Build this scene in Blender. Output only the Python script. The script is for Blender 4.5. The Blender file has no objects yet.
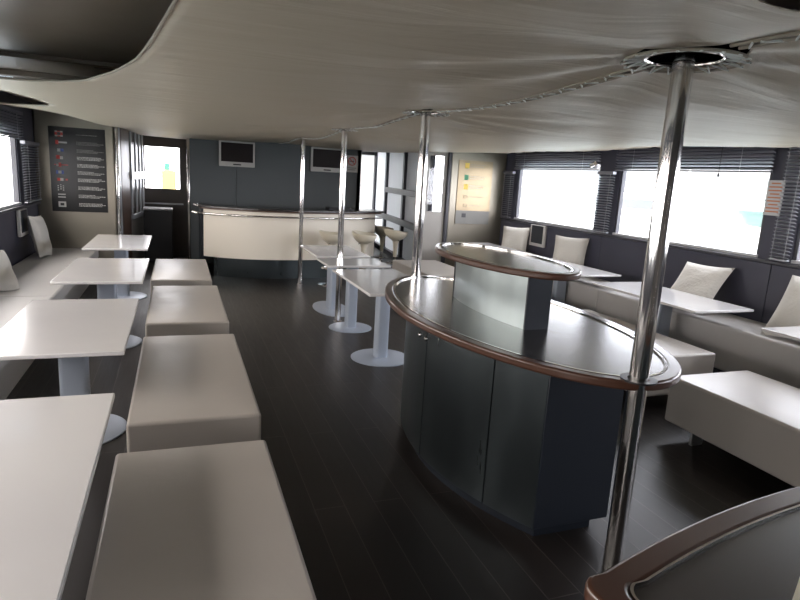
import bpy, bmesh, math, random
from mathutils import Vector, Matrix
R = math.radians
PI = math.pi
random.seed(7)
scn = bpy.context.scene
COL = scn.collection

# ------------------------------------------------------------------ materials
def nt(name):
    m = bpy.data.materials.new(name); m.use_nodes = True
    n = m.node_tree; b = n.nodes['Principled BSDF']
    return m, n, b
def simple(name, col, rough=.5, metal=0., spec=.5, coat=0., noise=0., nscale=6., bump=0., bscale=60., stretch=None, sheen=0.):
    m, n, b = nt(name)
    b.inputs['Base Color'].default_value = (*col, 1)
    b.inputs['Roughness'].default_value = rough
    b.inputs['Metallic'].default_value = metal
    b.inputs['Specular IOR Level'].default_value = spec
    b.inputs['Coat Weight'].default_value = coat
    b.inputs['Coat Roughness'].default_value = .12
    if noise or bump:
        tc = n.nodes.new('ShaderNodeTexCoord'); mp = n.nodes.new('ShaderNodeMapping')
        n.links.new(tc.outputs['Object'], mp.inputs['Vector'])
        if stretch: mp.inputs['Scale'].default_value = stretch
    if noise:
        t = n.nodes.new('ShaderNodeTexNoise'); t.inputs['Scale'].default_value = nscale; t.inputs['Detail'].default_value = 5
        n.links.new(mp.outputs['Vector'], t.inputs['Vector'])
        r = n.nodes.new('ShaderNodeMix'); r.data_type = 'RGBA'
        r.inputs[6].default_value = (*[c*(1-noise) for c in col], 1)
        r.inputs[7].default_value = (*[min(1, c*(1+noise)) for c in col], 1)
        n.links.new(t.outputs['Fac'], r.inputs[0]); n.links.new(r.outputs[2], b.inputs['Base Color'])
        mr = n.nodes.new('ShaderNodeMapRange'); mr.inputs[3].default_value = rough*.75; mr.inputs[4].default_value = min(1, rough*1.25)
        n.links.new(t.outputs['Fac'], mr.inputs[0]); n.links.new(mr.outputs[0], b.inputs['Roughness'])
    if bump:
        t = n.nodes.new('ShaderNodeTexNoise'); t.inputs['Scale'].default_value = bscale; t.inputs['Detail'].default_value = 3
        n.links.new(mp.outputs['Vector'], t.inputs['Vector'])
        k = n.nodes.new('ShaderNodeBump'); k.inputs['Strength'].default_value = bump; k.inputs['Distance'].default_value = .01
        n.links.new(t.outputs['Fac'], k.inputs['Height']); n.links.new(k.outputs[0], b.inputs['Normal'])
    return m
M = {}
M['vinyl'] = simple('white_vinyl', (.50, .462, .42), .38, noise=.05, nscale=3, bump=.25, bscale=9)
M['bench'] = simple('bench_vinyl', (.50, .485, .47), .42, noise=.05, nscale=3, bump=.25, bscale=7)
M['table'] = simple('white_laminate', (.71, .695, .69), .20, coat=.6, noise=.03, nscale=2.5, bump=.05, bscale=5)
M['tabedge'] = simple('table_edge', (.62, .58, .54), .4)
M['column'] = simple('painted_column', (.42, .47, .55), .38, metal=.35)
M['chrome'] = simple('polished_steel', (.78, .76, .74), .10, metal=1, bump=.02, bscale=14, stretch=(1, 1, .15))
M['steelleg'] = simple('satin_leg', (.5, .52, .54), .3, metal=.8)
M['brushed'] = simple('brushed_steel', (.11, .130, .138), .30, metal=.95, noise=.07, nscale=2.5, stretch=(3, 3, .5))
M['brushed_light'] = simple('brushed_steel_light', (.42, .48, .48), .32, metal=.95, noise=.10, nscale=3, stretch=(4, 4, .3))
M['bulk'] = simple('bulkhead_steel', (.27, .245, .20), .36, metal=.85, noise=.04, nscale=1.2)
M['navy'] = simple('navy_panel', (.010, .014, .022), .42, noise=.1, nscale=3)
M['navywall'] = simple('navy_wall_panel', (.042, .043, .066), .45, noise=.1, nscale=2)
M['slate'] = simple('slate_wall', (.098, .112, .118), .5, noise=.06, nscale=2)
M['pillow'] = simple('pillow_cloth', (.60, .58, .54), .85, noise=.04, nscale=6, bump=.5, bscale=30)
M['barwhite'] = simple('bar_white', (.88, .82, .71), .30)
M['cream'] = simple('cream_plastic', (.72, .66, .53), .3)
M['blind'] = simple('blind_slat', (.14, .14, .165), .42)
M['blindlight'] = simple('blind_slat_grey', (.30, .31, .34), .35, metal=.3)
M['matteblack'] = simple('matte_black_shade', (.006, .006, .006), 1.0, spec=0)  # flat black standing in for the shade above the canopy openings
M['black'] = simple('black_plastic', (.012, .012, .014), .4)
M['screen'] = simple('tv_screen', (.022, .017, .017), .4, spec=.15)
M['tvframe'] = simple('tv_frame', (.55, .54, .52), .35)
M['ceil'] = simple('ceiling_dark', (.15, .118, .090), .36, noise=.08, nscale=1.5)
M['wallrear'] = simple('rear_wall', (.10, .095, .09), .6, noise=.1)
M['framedark'] = simple('window_frame_dark', (.05, .05, .06), .4)
M['sill'] = simple('sill_light', (.55, .56, .58), .35)
M['board'] = simple('sign_board', (.012, .012, .012), .3, spec=.3)
M['boardgrey'] = simple('sign_board_bronze', (.30, .235, .15), .36, metal=.7, noise=.05, nscale=2)
M['print'] = simple('print_white', (.52, .51, .48), .5)
M['printdim'] = simple('print_grey', (.20, .195, .18), .5)
M['red'] = simple('print_red', (.5, .04, .03), .5)
M['blue'] = simple('print_blue', (.03, .07, .3), .5)
M['yellow'] = simple('print_yellow', (.95, .68, .12), .5)
M['green'] = simple('print_green', (.05, .3, .15), .5)
M['darkwood'] = simple('dark_wood', (.03, .018, .013), .3)
M['brownwood'] = simple('brown_wood', (.11, .06, .04), .4, noise=.3, nscale=5, stretch=(6, 6, .6))
M['frost'] = simple('white_panel', (.62, .62, .62), .35, noise=.05, nscale=3, stretch=(8, 8, .5))
def frost(name, col, tcol, f):
    m, n, b = nt(name); b.inputs['Base Color'].default_value = (*col, 1); b.inputs['Roughness'].default_value = .4
    t = n.nodes.new('ShaderNodeBsdfTranslucent'); t.inputs[0].default_value = (*tcol, 1)
    x = n.nodes.new('ShaderNodeMixShader'); x.inputs[0].default_value = f
    n.links.new(b.outputs[0], x.inputs[1]); n.links.new(t.outputs[0], x.inputs[2]); n.links.new(x.outputs[0], n.nodes['Material Output'].inputs[0])
    return m
M['frost'] = frost('white_frosted_pane', (.6, .6, .6), (.6, .6, .6), .40)
M['frostgrey'] = frost('grey_frosted_pane', (.55, .55, .55), (.5, .5, .5), .25)
M['railgrey'] = simple('rail_grey', (.16, .16, .165), .4)
M['frostbright'] = frost('bright_frosted_pane', (.7, .7, .7), (.8, .8, .8), .45)
M['greypanel'] = simple('grey_door_panel', (.40, .38, .35), .4)
M['doorbrown'] = simple('door_grey_brown', (.10, .085, .075), .45)
M['rope'] = simple('white_rope', (.75, .74, .70), .6)
M['hem'] = simple('fabric_hem', (.40, .34, .27), .7, spec=.2)
M['boatwhite'] = simple('boat_white', (.80, .81, .82), .3)
M['boatglass'] = simple('boat_dark_glass', (.14, .15, .16), .4)
M['boatteal'] = simple('boat_teal', (.06, .12, .11), .5)
M['quay'] = simple('quay_concrete', (.26, .26, .26), .8, noise=.1)
M['water'] = simple('harbour_water', (.28, .36, .38), .25, bump=.3, bscale=2)
M['orange'] = simple('notice_orange', (.55, .22, .12), .5)
M['paper'] = simple('paper', (.72, .66, .52), .7)

def counter_wood():
    m, n, b = nt('counter_dark_wood')
    tc = n.nodes.new('ShaderNodeTexCoord'); mp = n.nodes.new('ShaderNodeMapping'); mp.inputs['Scale'].default_value = (5, 1.0, 5)
    n.links.new(tc.outputs['Object'], mp.inputs['Vector'])
    t = n.nodes.new('ShaderNodeTexNoise'); t.inputs['Scale'].default_value = 5; t.inputs['Detail'].default_value = 6
    n.links.new(mp.outputs[0], t.inputs['Vector'])
    r = n.nodes.new('ShaderNodeValToRGB'); r.color_ramp.elements[0].color = (.012, .009, .008, 1); r.color_ramp.elements[1].color = (.024, .017, .015, 1)
    n.links.new(t.outputs['Fac'], r.inputs[0]); n.links.new(r.outputs[0], b.inputs['Base Color'])
    mr = n.nodes.new('ShaderNodeMapRange'); mr.inputs[3].default_value = .24; mr.inputs[4].default_value = .28
    n.links.new(t.outputs['Fac'], mr.inputs[0]); n.links.new(mr.outputs[0], b.inputs['Roughness'])
    b.inputs['Specular IOR Level'].default_value = .8
    b.inputs['Coat Weight'].default_value = .5; b.inputs['Coat Roughness'].default_value = .2
    return m
M['counter'] = counter_wood()
M['rim'] = simple('brown_wood_rim', (.070, .032, .020), .28, coat=.3)

def floor_mat():
    m, n, b = nt('dark_plank_floor')
    tc = n.nodes.new('ShaderNodeTexCoord'); mp = n.nodes.new('ShaderNodeMapping'); mp.inputs['Rotation'].default_value = (0, 0, PI/2)
    n.links.new(tc.outputs['Object'], mp.inputs['Vector'])
    k = n.nodes.new('ShaderNodeTexBrick'); k.inputs['Scale'].default_value = 1
    k.inputs['Brick Width'].default_value = 1.9; k.inputs['Row Height'].default_value = .165
    k.inputs['Mortar Size'].default_value = .0028; k.inputs['Mortar Smooth'].default_value = .3
    k.inputs['Color1'].default_value = (.010, .008, .007, 1); k.inputs['Color2'].default_value = (.018, .014, .012, 1)
    k.inputs['Mortar'].default_value = (.050, .041, .036, 1)
    n.links.new(mp.outputs[0], k.inputs['Vector'])
    mp2 = n.nodes.new('ShaderNodeMapping'); mp2.inputs['Scale'].default_value = (12, .8, 1)
    n.links.new(tc.outputs['Object'], mp2.inputs['Vector'])
    t = n.nodes.new('ShaderNodeTexNoise'); t.inputs['Scale'].default_value = 4; t.inputs['Detail'].default_value = 6
    n.links.new(mp2.outputs[0], t.inputs['Vector'])
    mx = n.nodes.new('ShaderNodeMix'); mx.data_type = 'RGBA'; mx.blend_type = 'MULTIPLY'; mx.inputs[0].default_value = .6
    r = n.nodes.new('ShaderNodeMapRange'); r.inputs[3].default_value = .5; r.inputs[4].default_value = 1.5
    n.links.new(t.outputs['Fac'], r.inputs[0]); n.links.new(k.outputs['Color'], mx.inputs[6]); n.links.new(r.outputs[0], mx.inputs[7])
    n.links.new(mx.outputs[2], b.inputs['Base Color'])
    mr = n.nodes.new('ShaderNodeMapRange'); mr.inputs[3].default_value = .33; mr.inputs[4].default_value = .48
    n.links.new(t.outputs['Fac'], mr.inputs[0]); n.links.new(mr.outputs[0], b.inputs['Roughness'])
    bp = n.nodes.new('ShaderNodeBump'); bp.inputs['Strength'].default_value = .3; bp.inputs['Distance'].default_value = .002; bp.invert = True
    n.links.new(k.outputs['Fac'], bp.inputs['Height']); n.links.new(bp.outputs[0], b.inputs['Normal'])
    b.inputs['Specular IOR Level'].default_value = .36
    return m
M['floor'] = floor_mat()

def fabric_mat():
    m, n, b = nt('stretched_canopy_cloth')
    b.inputs['Base Color'].default_value = (.66, .565, .44, 1)
    b.inputs['Roughness'].default_value = .5
    b.inputs['Specular IOR Level'].default_value = .35
    tc = n.nodes.new('ShaderNodeTexCoord')
    mp = n.nodes.new('ShaderNodeMapping'); mp.inputs['Scale'].default_value = (.35, 2.2, 1); mp.inputs['Rotation'].default_value = (0, 0, .25)
    n.links.new(tc.outputs['Object'], mp.inputs['Vector'])
    t = n.nodes.new('ShaderNodeTexNoise'); t.inputs['Scale'].default_value = 2.2; t.inputs['Detail'].default_value = 4; t.inputs['Distortion'].default_value = .8
    n.links.new(mp.outputs[0], t.inputs['Vector'])
    k = n.nodes.new('ShaderNodeBump'); k.inputs['Strength'].default_value = .35; k.inputs['Distance'].default_value = .05
    n.links.new(t.outputs['Fac'], k.inputs['Height'])
    n.links.new(k.outputs[0], b.inputs['Normal'])
    tr = n.nodes.new('ShaderNodeBsdfTranslucent'); tr.inputs[0].default_value = (.6, .53, .42, 1)
    mix = n.nodes.new('ShaderNodeMixShader'); mix.inputs[0].default_value = .12
    out = n.nodes['Material Output']
    n.links.new(b.outputs[0], mix.inputs[1]); n.links.new(tr.outputs[0], mix.inputs[2]); n.links.new(mix.outputs[0], out.inputs[0])
    return m
M['fabric'] = fabric_mat()

def glass_mat():
    m = bpy.data.materials.new('window_glass'); m.use_nodes = True; n = m.node_tree; n.nodes.clear()
    o = n.nodes.new('ShaderNodeOutputMaterial'); t = n.nodes.new('ShaderNodeBsdfTransparent'); g = n.nodes.new('ShaderNodeBsdfGlossy')
    t.inputs[0].default_value = (.97, .97, .98, 1); g.inputs['Roughness'].default_value = .03
    x = n.nodes.new('ShaderNodeMixShader'); x.inputs[0].default_value = .05
    n.links.new(t.outputs[0], x.inputs[1]); n.links.new(g.outputs[0], x.inputs[2]); n.links.new(x.outputs[0], o.inputs[0])
    return m
M['glass'] = glass_mat()
def emit(name, col, s):
    m, n, b = nt(name); b.inputs['Base Color'].default_value = (*col, 1)
    b.inputs['Emission Color'].default_value = (*col, 1); b.inputs['Emission Strength'].default_value = s
    return m
M['lamp'] = emit('lamp_strip', (.75, .9, 1), 2.5)

# ------------------------------------------------------------------ mesh helpers
def B(): return bmesh.new()
def box(bm, x0, x1, y0, y1, z0, z1):
    v = [bm.verts.new(p) for p in ((x0,y0,z0),(x1,y0,z0),(x1,y1,z0),(x0,y1,z0),(x0,y0,z1),(x1,y0,z1),(x1,y1,z1),(x0,y1,z1))]
    for f in ((3,2,1,0),(4,5,6,7),(0,1,5,4),(1,2,6,5),(2,3,7,6),(3,0,4,7)): bm.faces.new([v[i] for i in f])
    return v
def prism(bm, pts, z0, z1, inner=None):
    """vertical prism over the outline pts (ccw); with inner: a ring between the two outlines"""
    n = len(pts)
    a = [bm.verts.new((x, y, z0)) for x, y in pts]; b = [bm.verts.new((x, y, z1)) for x, y in pts]
    for i in range(n):
        j = (i+1) % n; bm.faces.new((a[i], a[j], b[j], b[i]))
    if inner is None:
        bm.faces.new(b); bm.faces.new(a[::-1])
    else:
        c = [bm.verts.new((x, y, z0)) for x, y in inner]; d = [bm.verts.new((x, y, z1)) for x, y in inner]
        for i in range(n):
            j = (i+1) % n
            bm.faces.new((c[j], c[i], d[i], d[j])); bm.faces.new((b[i], b[j], d[j], d[i])); bm.faces.new((a[j], a[i], c[i], c[j]))
def lathe(bm, prof, cx=0, cy=0, n=32):
    """prof: list of (r, z) from bottom to top"""
    rings = []
    for r, z in prof:
        if r < 1e-5: rings.append([bm.verts.new((cx, cy, z))])
        else: rings.append([bm.verts.new((cx+r*math.cos(2*PI*i/n), cy+r*math.sin(2*PI*i/n), z)) for i in range(n)])
    for A, C in zip(rings, rings[1:]):
        if len(A) == 1 and len(C) == 1: continue
        for i in range(n):
            j = (i+1) % n
            if len(A) == 1: bm.faces.new((A[0], C[j], C[i]))
            elif len(C) == 1: bm.faces.new((A[i], A[j], C[0]))
            else: bm.faces.new((A[i], A[j], C[j], C[i]))
def tube(bm, path, r, n=10, closed=False):
    path = [Vector(p) for p in path]; rings = []; N = len(path)
    up = Vector((0, 0, 1))
    for i, p in enumerate(path):
        if closed: d = path[(i+1) % N]-path[i-1]
        else: d = path[min(i+1, N-1)]-path[max(i-1, 0)]
        d.normalize()
        u = up if abs(d.z) < .95 else Vector((1, 0, 0))
        s = d.cross(u).normalized(); t = s.cross(d)
        rings.append([bm.verts.new(p+s*(r*math.cos(2*PI*k/n))+t*(r*math.sin(2*PI*k/n))) for k in range(n)])
    m = N if closed else N-1
    for i in range(m):
        A, C = rings[i], rings[(i+1) % N]
        for k in range(n):
            l = (k+1) % n; bm.faces.new((A[k], A[l], C[l], C[k]))
    if not closed:
        bm.faces.new(rings[0][::-1]); bm.faces.new(rings[-1])
def obj(name, bm, mat, parent=None, bevel=0., seg=2, smooth=False, loc=None):
    bmesh.ops.recalc_face_normals(bm, faces=bm.faces)
    me = bpy.data.meshes.new(name); bm.to_mesh(me); bm.free()
    o = bpy.data.objects.new(name, me); COL.objects.link(o)
    if mat: me.materials.append(M[mat] if isinstance(mat, str) else mat)
    if parent: o.parent = parent
    if loc: o.location = loc
    if bevel:
        b = o.modifiers.new('bevel', 'BEVEL'); b.width = bevel; b.segments = seg; b.limit_method = 'ANGLE'; b.angle_limit = R(40)
    if smooth or bevel:
        for p in me.polygons: p.use_smooth = True
        try: me.set_sharp_from_angle(angle=R(42))
        except Exception: pass
    return o
def thing(name, label, cat, loc=(0, 0, 0), rz=0, group=None):
    o = bpy.data.objects.new(name, None); COL.objects.link(o); o.empty_display_size = .1
    o.location = loc; o.rotation_euler = (0, 0, rz)
    return tag(o, label, cat, group)
def tag(o, label, cat, group=None):
    o['label'] = label; o['category'] = cat
    if group: o['group'] = group
    return o
def struct(name, bm, mat, bevel=0., smooth=False):
    o = obj(name, bm, mat, bevel=bevel, smooth=smooth); o['kind'] = 'structure'; return o
def sroot(name, loc=(0, 0, 0)):
    o = bpy.data.objects.new(name, None); COL.objects.link(o); o.location = loc; o['kind'] = 'structure'; return o
def kids(o): return [c for c in bpy.data.objects if c.parent == o]
def dup(root, loc, label, rz=None, scale=None, group=None):
    r = root.copy(); COL.objects.link(r); r.location = loc; r['label'] = label
    if rz is not None: r.rotation_euler = (0, 0, rz)
    if scale: r.scale = scale
    if group: r['group'] = group
    for c in kids(root):
        d = c.copy(); COL.objects.link(d); d.parent = r
        for g in kids(c):
            e = g.copy(); COL.objects.link(e); e.parent = d
    return r
def quadbox(bm, p, q, z0, z1, t):
    """upright slab from plan point p to plan point q, thickness t to the left"""
    p = Vector(p); q = Vector(q); d = (q-p).normalized(); nrm = Vector((-d.y, d.x))*t
    prism(bm, [tuple(p), tuple(q), tuple(q+nrm), tuple(p+nrm)], z0, z1)

# ------------------------------------------------------------------ room numbers
XL, XR = -1.92, 5.50          # side walls at window height
XM = 1.81                     # centreline with the poles
YB = -3.0                     # wall behind the camera
YS, YRB = 10.15, 9.62         # left and right steel bulkheads
YW = 11.62                    # slate wall behind the bar
YD = 12.5                     # door wall
ZC = 2.50

# floor, ceiling
bm = B(); box(bm, -2.3, 5.7, YB-.1, 12.6, -.08, 0); box(bm, 3.3, 5.2, 12.6, 15.5, -.08, 0); struct('floor', bm, 'floor')
bm = B(); box(bm, -2.3, 5.7, YB-.1, 12.6, ZC, ZC+.08); box(bm, 3.3, 5.2, 12.6, 15.5, ZC, ZC+.08); struct('ceiling', bm, 'ceil')
# beams under the ceiling on the left
bm = B(); box(bm, XL, 1.2, 5.42, 5.50, ZC-.035, ZC); struct('trim_1', bm, 'ceil', bevel=.006)
bm = B(); box(bm, XL, 1.2, 6.5, 6.62, ZC-.05, ZC); struct('trim_2', bm, 'ceil', bevel=.006)
bm = B(); box(bm, XL, 1.2, 1.55, 1.61, ZC-.02, ZC); struct('trim_3', bm, 'ceil', bevel=.006)

# side walls with window openings ------------------------------------------------
ZS, ZT = 1.17, 2.06
def side_wall(name, x0, x1, y0, y1, wins, zs, zt):
    bm = B()
    box(bm, x0, x1, y0, y1, 0, zs); box(bm, x0, x1, y0, y1, zt, ZC)
    y = y0
    for a, b in wins:
        if a > y: box(bm, x0, x1, y, a, zs, zt)
        y = b
    if y < y1: box(bm, x0, x1, y, y1, zs, zt)
    return struct(name, bm, 'navywall')
WR = [(-2.3, -.9), (-.4, 1.3), (1.75, 4.06), (4.42, 6.62), (7.03, 9.2)]
WL = [(-2.3, -.9), (-.4, 1.6), (2.1, 4.1), (4.6, 6.6), (7.0, 9.15)]
side_wall('wall_right', XR, XR+.08, YB, 9.75, WR, ZS, ZT+.02)
side_wall('wall_left', XL-.08, XL, YB, 12.6, WL, 1.13, 2.04)
# lower wall panels behind the right bench
bm = B()
for y0, y1 in ((YB, -.9), (-.892, 1.5), (1.508, 4.23), (4.238, 6.8), (6.808, YRB-.02)): box(bm, XR-.03, XR-.001, y0, y1, .03, 1.13)
struct('trim_4', bm, 'navywall', bevel=.004)
bm = B(); box(bm, XR-.05, XR, YB, YRB-.02, 1.135, 1.165); struct('trim_5', bm, 'framedark', bevel=.005)
bm = B(); box(bm, XL, XL+.05, YB, YS-.02, 1.09, 1.125); struct('trim_6', bm, 'framedark', bevel=.005)

def window(idx, x, sgn, y0, y1, zs, zt):
    r = sroot('window_%d' % idx, (x+sgn*.04, (y0+y1)/2, zs)); w = (y1-y0)/2; h = zt-zs
    bm = B()
    for a in ((-.03, .03, -w, -w+.035, 0, h), (-.03, .03, w-.035, w, 0, h), (-.03, .03, -w, w, h-.035, h)): box(bm, *a)
    obj('window_frame', bm, 'framedark', r, bevel=.004)
    bm = B(); box(bm, -.05, .05, -w, w, 0, .03); obj('window_sill', bm, 'sill', r, bevel=.004)
    bm = B(); box(bm, -.004, .004, -w+.03, w-.03, .03, h-.03); obj('window_pane', bm, 'glass', r)
    # daylight portal for the sky seen through this opening
    l = bpy.data.lights.new('window_portal', 'AREA'); l.shape = 'RECTANGLE'; l.size = h; l.size_y = 2*w
    l.cycles.is_portal = True
    lo = bpy.data.objects.new('window_portal', l); COL.objects.link(lo)
    lo.location = (x+sgn*.12, (y0+y1)/2, (zs+zt)/2)
    lo.rotation_euler = (0, PI/2 if sgn > 0 else -PI/2, 0)
n = 1
for y0, y1 in WR: window(n, XR, 1, y0, y1, ZS, ZT+.02); n += 1
for y0, y1 in WL: window(n, XL, -1, y0, y1, 1.13, 2.04); n += 1
# rear wall with a closed timber door
bm = B(); box(bm, -2.3, .9, YB-.1, YB, 0, ZC); box(bm, 2.7, 5.7, YB-.1, YB, 0, ZC); box(bm, .9, 2.7, YB-.1, YB, 2.1, ZC); struct('wall_rear', bm, 'wallrear')
r = sroot('door_1', (1.8, YB-.05, 0)); bm = B(); box(bm, -.9, -.005, -.03, .03, 0, 2.1); box(bm, .005, .9, -.03, .03, 0, 2.1)
obj('door_leaf', bm, 'doorbrown', r, bevel=.004)
bm = B(); tube(bm, [(-.08, .06, .95), (-.08, .06, 1.25)], .012, 10); obj('door_handle', bm, 'chrome', r, smooth=True)

# ------------------------------------------------------------------ steel bulkheads, back of the saloon
bm = B(); box(bm, XL, -.87, YS, YS+.06, 0, ZC); struct('wall_sign_left', bm, 'bulk', bevel=.02)
bm = B(); box(bm, 4.42, XR, YRB, YRB+.06, 0, ZC); struct('wall_sign_right', bm, 'bulk', bevel=.02)
bm = B(); box(bm, 4.36, 4.42, YRB-.03, YRB+.09, 0, ZC); struct('trim_7', bm, 'framedark', bevel=.01)
bm = B(); box(bm, -.87, -.82, YS-.02, YS+.09, 0, ZC); struct('trim_8', bm, 'chrome', bevel=.015)
# narrow glazed door in the right bulkhead
r = sroot('door_2', (4.14, YRB+.02, 0))
bm = B(); box(bm, -.22, .22, 0, .05, 0, 1.22); box(bm, -.22, .22, 0, .05, 2.16, 2.45); box(bm, -.22, -.12, 0, .05, 1.22, 2.16); box(bm, .17, .22, 0, .05, 1.22, 2.16)
obj('door_leaf', bm, 'greypanel', r, bevel=.004)
bm = B(); box(bm, -.12, .17, .02, .028, 1.22, 2.16); obj('door_pane', bm, 'glass', r)
# slate wall behind the bar
bm = B(); box(bm, .22, 1.02, YW, YW+.08, 0, ZC); box(bm, 1.026, 2.2, YW, YW+.08, 0, ZC); box(bm, 2.206, 3.40, YW, YW+.08, 0, ZC); struct('wall_back', bm, 'slate', bevel=.003)
bm = B(); box(bm, .17, .22, YW-.03, YW+.10, 0, ZC); struct('trim_9', bm, 'chrome', bevel=.015)
# door wall at the left end of the passage
dx0, dx1 = -.56, .05
bm = B()
box(bm, -2.0, dx0-.10, YD, YD+.06, 0, ZC); box(bm, dx1+.12, 3.5, YD, YD+.06, 0, ZC); box(bm, dx0-.10, dx1+.12, YD, YD+.06, 2.3, ZC)
struct('wall_back_passage', bm, 'doorbrown')
r = sroot('door_3', ((dx0+dx1)/2, YD, 0)); w = (dx1-dx0)/2
bm = B(); box(bm, -w-.1, w+.12, 0, .05, 0, 1.30); box(bm, -w-.1, w+.12, 0, .05, 2.07, 2.3); box(bm, -w-.1, -w, 0, .05, 1.3, 2.07); box(bm, w, w+.12, 0, .05, 1.3, 2.07)
obj('door_leaf', bm, 'doorbrown', r, bevel=.004)
bm = B(); box(bm, -w, w, .02, .028, 1.3, 2.07); obj('door_pane', bm, 'glass', r)
bm = B(); box(bm, -w-.05, w+.06, -.03, 0, 1.0, 1.03); obj('door_rail', bm, 'steelleg', r, bevel=.004)
l = bpy.data.lights.new('door_portal', 'AREA'); l.shape = 'RECTANGLE'; l.size = .62; l.size_y = .8; l.cycles.is_portal = True
lo = bpy.data.objects.new('door_portal', l); COL.objects.link(lo); lo.location = ((dx0+dx1)/2, YD+.15, 1.68); lo.rotation_euler = (-PI/2, 0, 0)
# left passage screen
r = sroot('window_11', (0, 0, 0))
lp0 = Vector((-.86, YS+.09)); lp1 = Vector((-.58, 12.46)); ld = lp1-lp0
def la(t): return lp0+ld*t
bm = B(); quadbox(bm, la(.16), la(.44), 0, ZC, .05); quadbox(bm, la(.96), la(1.0), 0, ZC, .05); obj('screen_post', bm, 'brownwood', r, bevel=.006)
bm = B(); quadbox(bm, la(0), la(.14), 0, ZC, .02); obj('screen_edge_panel', bm, 'sill', r)
bm = B(); quadbox(bm, la(.44), la(.97), .80, ZC, .01); obj('screen_panel', bm, 'darkwood', r)
bm = B(); quadbox(bm, la(.44), la(.97), 0, .78, .04); obj('screen_base', bm, 'greypanel', r)
bm = B()
for t in (.455, .63, .78, .91): quadbox(bm, la(t)+Vector((.02, 0)), la(t+.028)+Vector((.02, 0)), .86, 2.32, .035)
quadbox(bm, la(.44)+Vector((.03, 0)), la(.97)+Vector((.03, 0)), 1.47, 1.60, .04); quadbox(bm, la(.44)+Vector((.03, 0)), la(.97)+Vector((.03, 0)), .80, .88, .04)
obj('screen_mullions', bm, 'sill', r, bevel=.004)
# right glazed screen running aft, splayed out
r = sroot('window_12', (0, 0, 0))
p0 = Vector((4.16, 9.74)); p1 = Vector((4.90, 15.4)); d = (p1-p0)
def along(t): return p0+d*t
nrm = Vector((d.y, -d.x)).normalized()*.012
bm = B()
for t in (0.0, .37, .70, .97):
    q = along(t); hw = .05+.05*t; quadbox(bm, q-d.normalized()*hw, q+d.normalized()*hw, 0, ZC, .06)
obj('screen_posts', bm, 'framedark', r)
bm = B(); quadbox(bm, p0, along(.69), 1.41, 1.53, .07); quadbox(bm, p0, along(.97), .78, .91, .07); obj('screen_rails', bm, 'railgrey', r, bevel=.004)
bm = B(); quadbox(bm, p0, p1, 0, .12, .08); obj('screen_base', bm, 'framedark', r)
bm = B(); quadbox(bm, along(0)+nrm, along(.37)+nrm, .10, ZC, .006); obj('screen_panel', bm, 'frostgrey', r)
bm = B(); quadbox(bm, along(.37)+nrm, along(.70)+nrm, .10, ZC, .006); obj('screen_panel', bm, 'frost', r)
bm = B(); quadbox(bm, along(.70)+nrm, p1+nrm, .10, ZC, .006); obj('screen_panel', bm, 'frostbright', r)
# far wall at the right passage end is open glazing
bm = B(); box(bm, 3.4, 5.0, 15.4, 15.5, 0, .5); box(bm, 3.4, 5.0, 15.4, 15.5, 2.3, ZC); struct('wall_far', bm, 'wallrear')
bm = B(); box(bm, 3.4, 5.0, 15.43, 15.44, .5, 2.3); struct('window_13', bm, 'frostbright')
bm = B(); box(bm, 3.32, 3.40, YW, 15.5, 0, ZC); struct('wall_inner', bm, 'slate')

# ------------------------------------------------------------------ poles
def pole(loc, ztop, label, base=True, r=.038):
    t = thing('steel_pole', label, 'pole', loc, group='polished poles along the centreline')
    bm = B(); lathe(bm, [(r, 0), (r, ztop)], n=40); obj('tube', bm, 'chrome', t, smooth=True)
    bm = B(); lathe(bm, [(r, ztop-.05), (r+.012, ztop-.05), (r+.012, ztop-.02), (r, ztop-.02)], n=40); obj('top_collar', bm, 'chrome', t, smooth=True)
    bm = B(); lathe(bm, [(0, 0), (r+.02, 0), (r+.02, .006), (r+.008, .010), (r, .014)], n=40); obj('floor_flange', bm, 'chrome', t, smooth=True)
    return t
P4 = (XM, 1.905); P3 = (XM, 4.475); P2 = (XM, 6.92); P1 = (XM+.02, 9.48)
pole((*P4, 0), ZC, 'thick polished pole in front of the nearest tip of the two-tier island', r=.040)
pole((*P3, 0), ZC, 'polished pole at the far tip of the two-tier island')
pole((*P2, 0), ZC, 'polished pole standing among the small white pedestal tables', r=.034)
pole((*P1, 0), ZC, 'polished pole standing against the white curved bar', r=.034)

# ------------------------------------------------------------------ canopy cloth
LEFT = [(1.05, .12), (1.4, .08), (2.1, -.02), (2.59, -.09), (3.02, -.16), (3.63, -.31), (4.28, -.52), (4.6, -.72), (4.85, -.98), (5.0, -1.25), (5.2, -1.88), (5.5, -1.88),
        (5.6, -1.55), (5.78, -1.26), (6.1, -1.13), (6.5, -1.09), (6.9, -1.16), (7.3, -1.36), (7.6, -1.58), (7.82, -1.88), (7.92, -1.88), (8.0, -1.5), (8.25, -1.22), (8.8, -1.04), (10.0, -.84), (11.0, -.74), (12.4, -.72)]
RIGHT = [(1.22, 2.2), (1.6, 4.0), (2.2, 5.2), (2.7, 5.42), (9.6, 5.42), (9.61, 4.6), (12.4, 4.6)]
def interp(tab, y):
    if tab is LEFT: return (lin(tab, y-.06)+lin(tab, y+.06)+lin(tab, y-.03)+lin(tab, y+.03)+lin(tab, y))/5
    return lin(tab, y)
def lin(tab, y):
    if y <= tab[0][0]: return tab[0][1]
    for (a, b), (c, e) in zip(tab, tab[1:]):
        if y <= c: return b+(e-b)*(y-a)/(c-a)
    return tab[-1][1]
POLES = [P4, P3, P2, P1]
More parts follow.
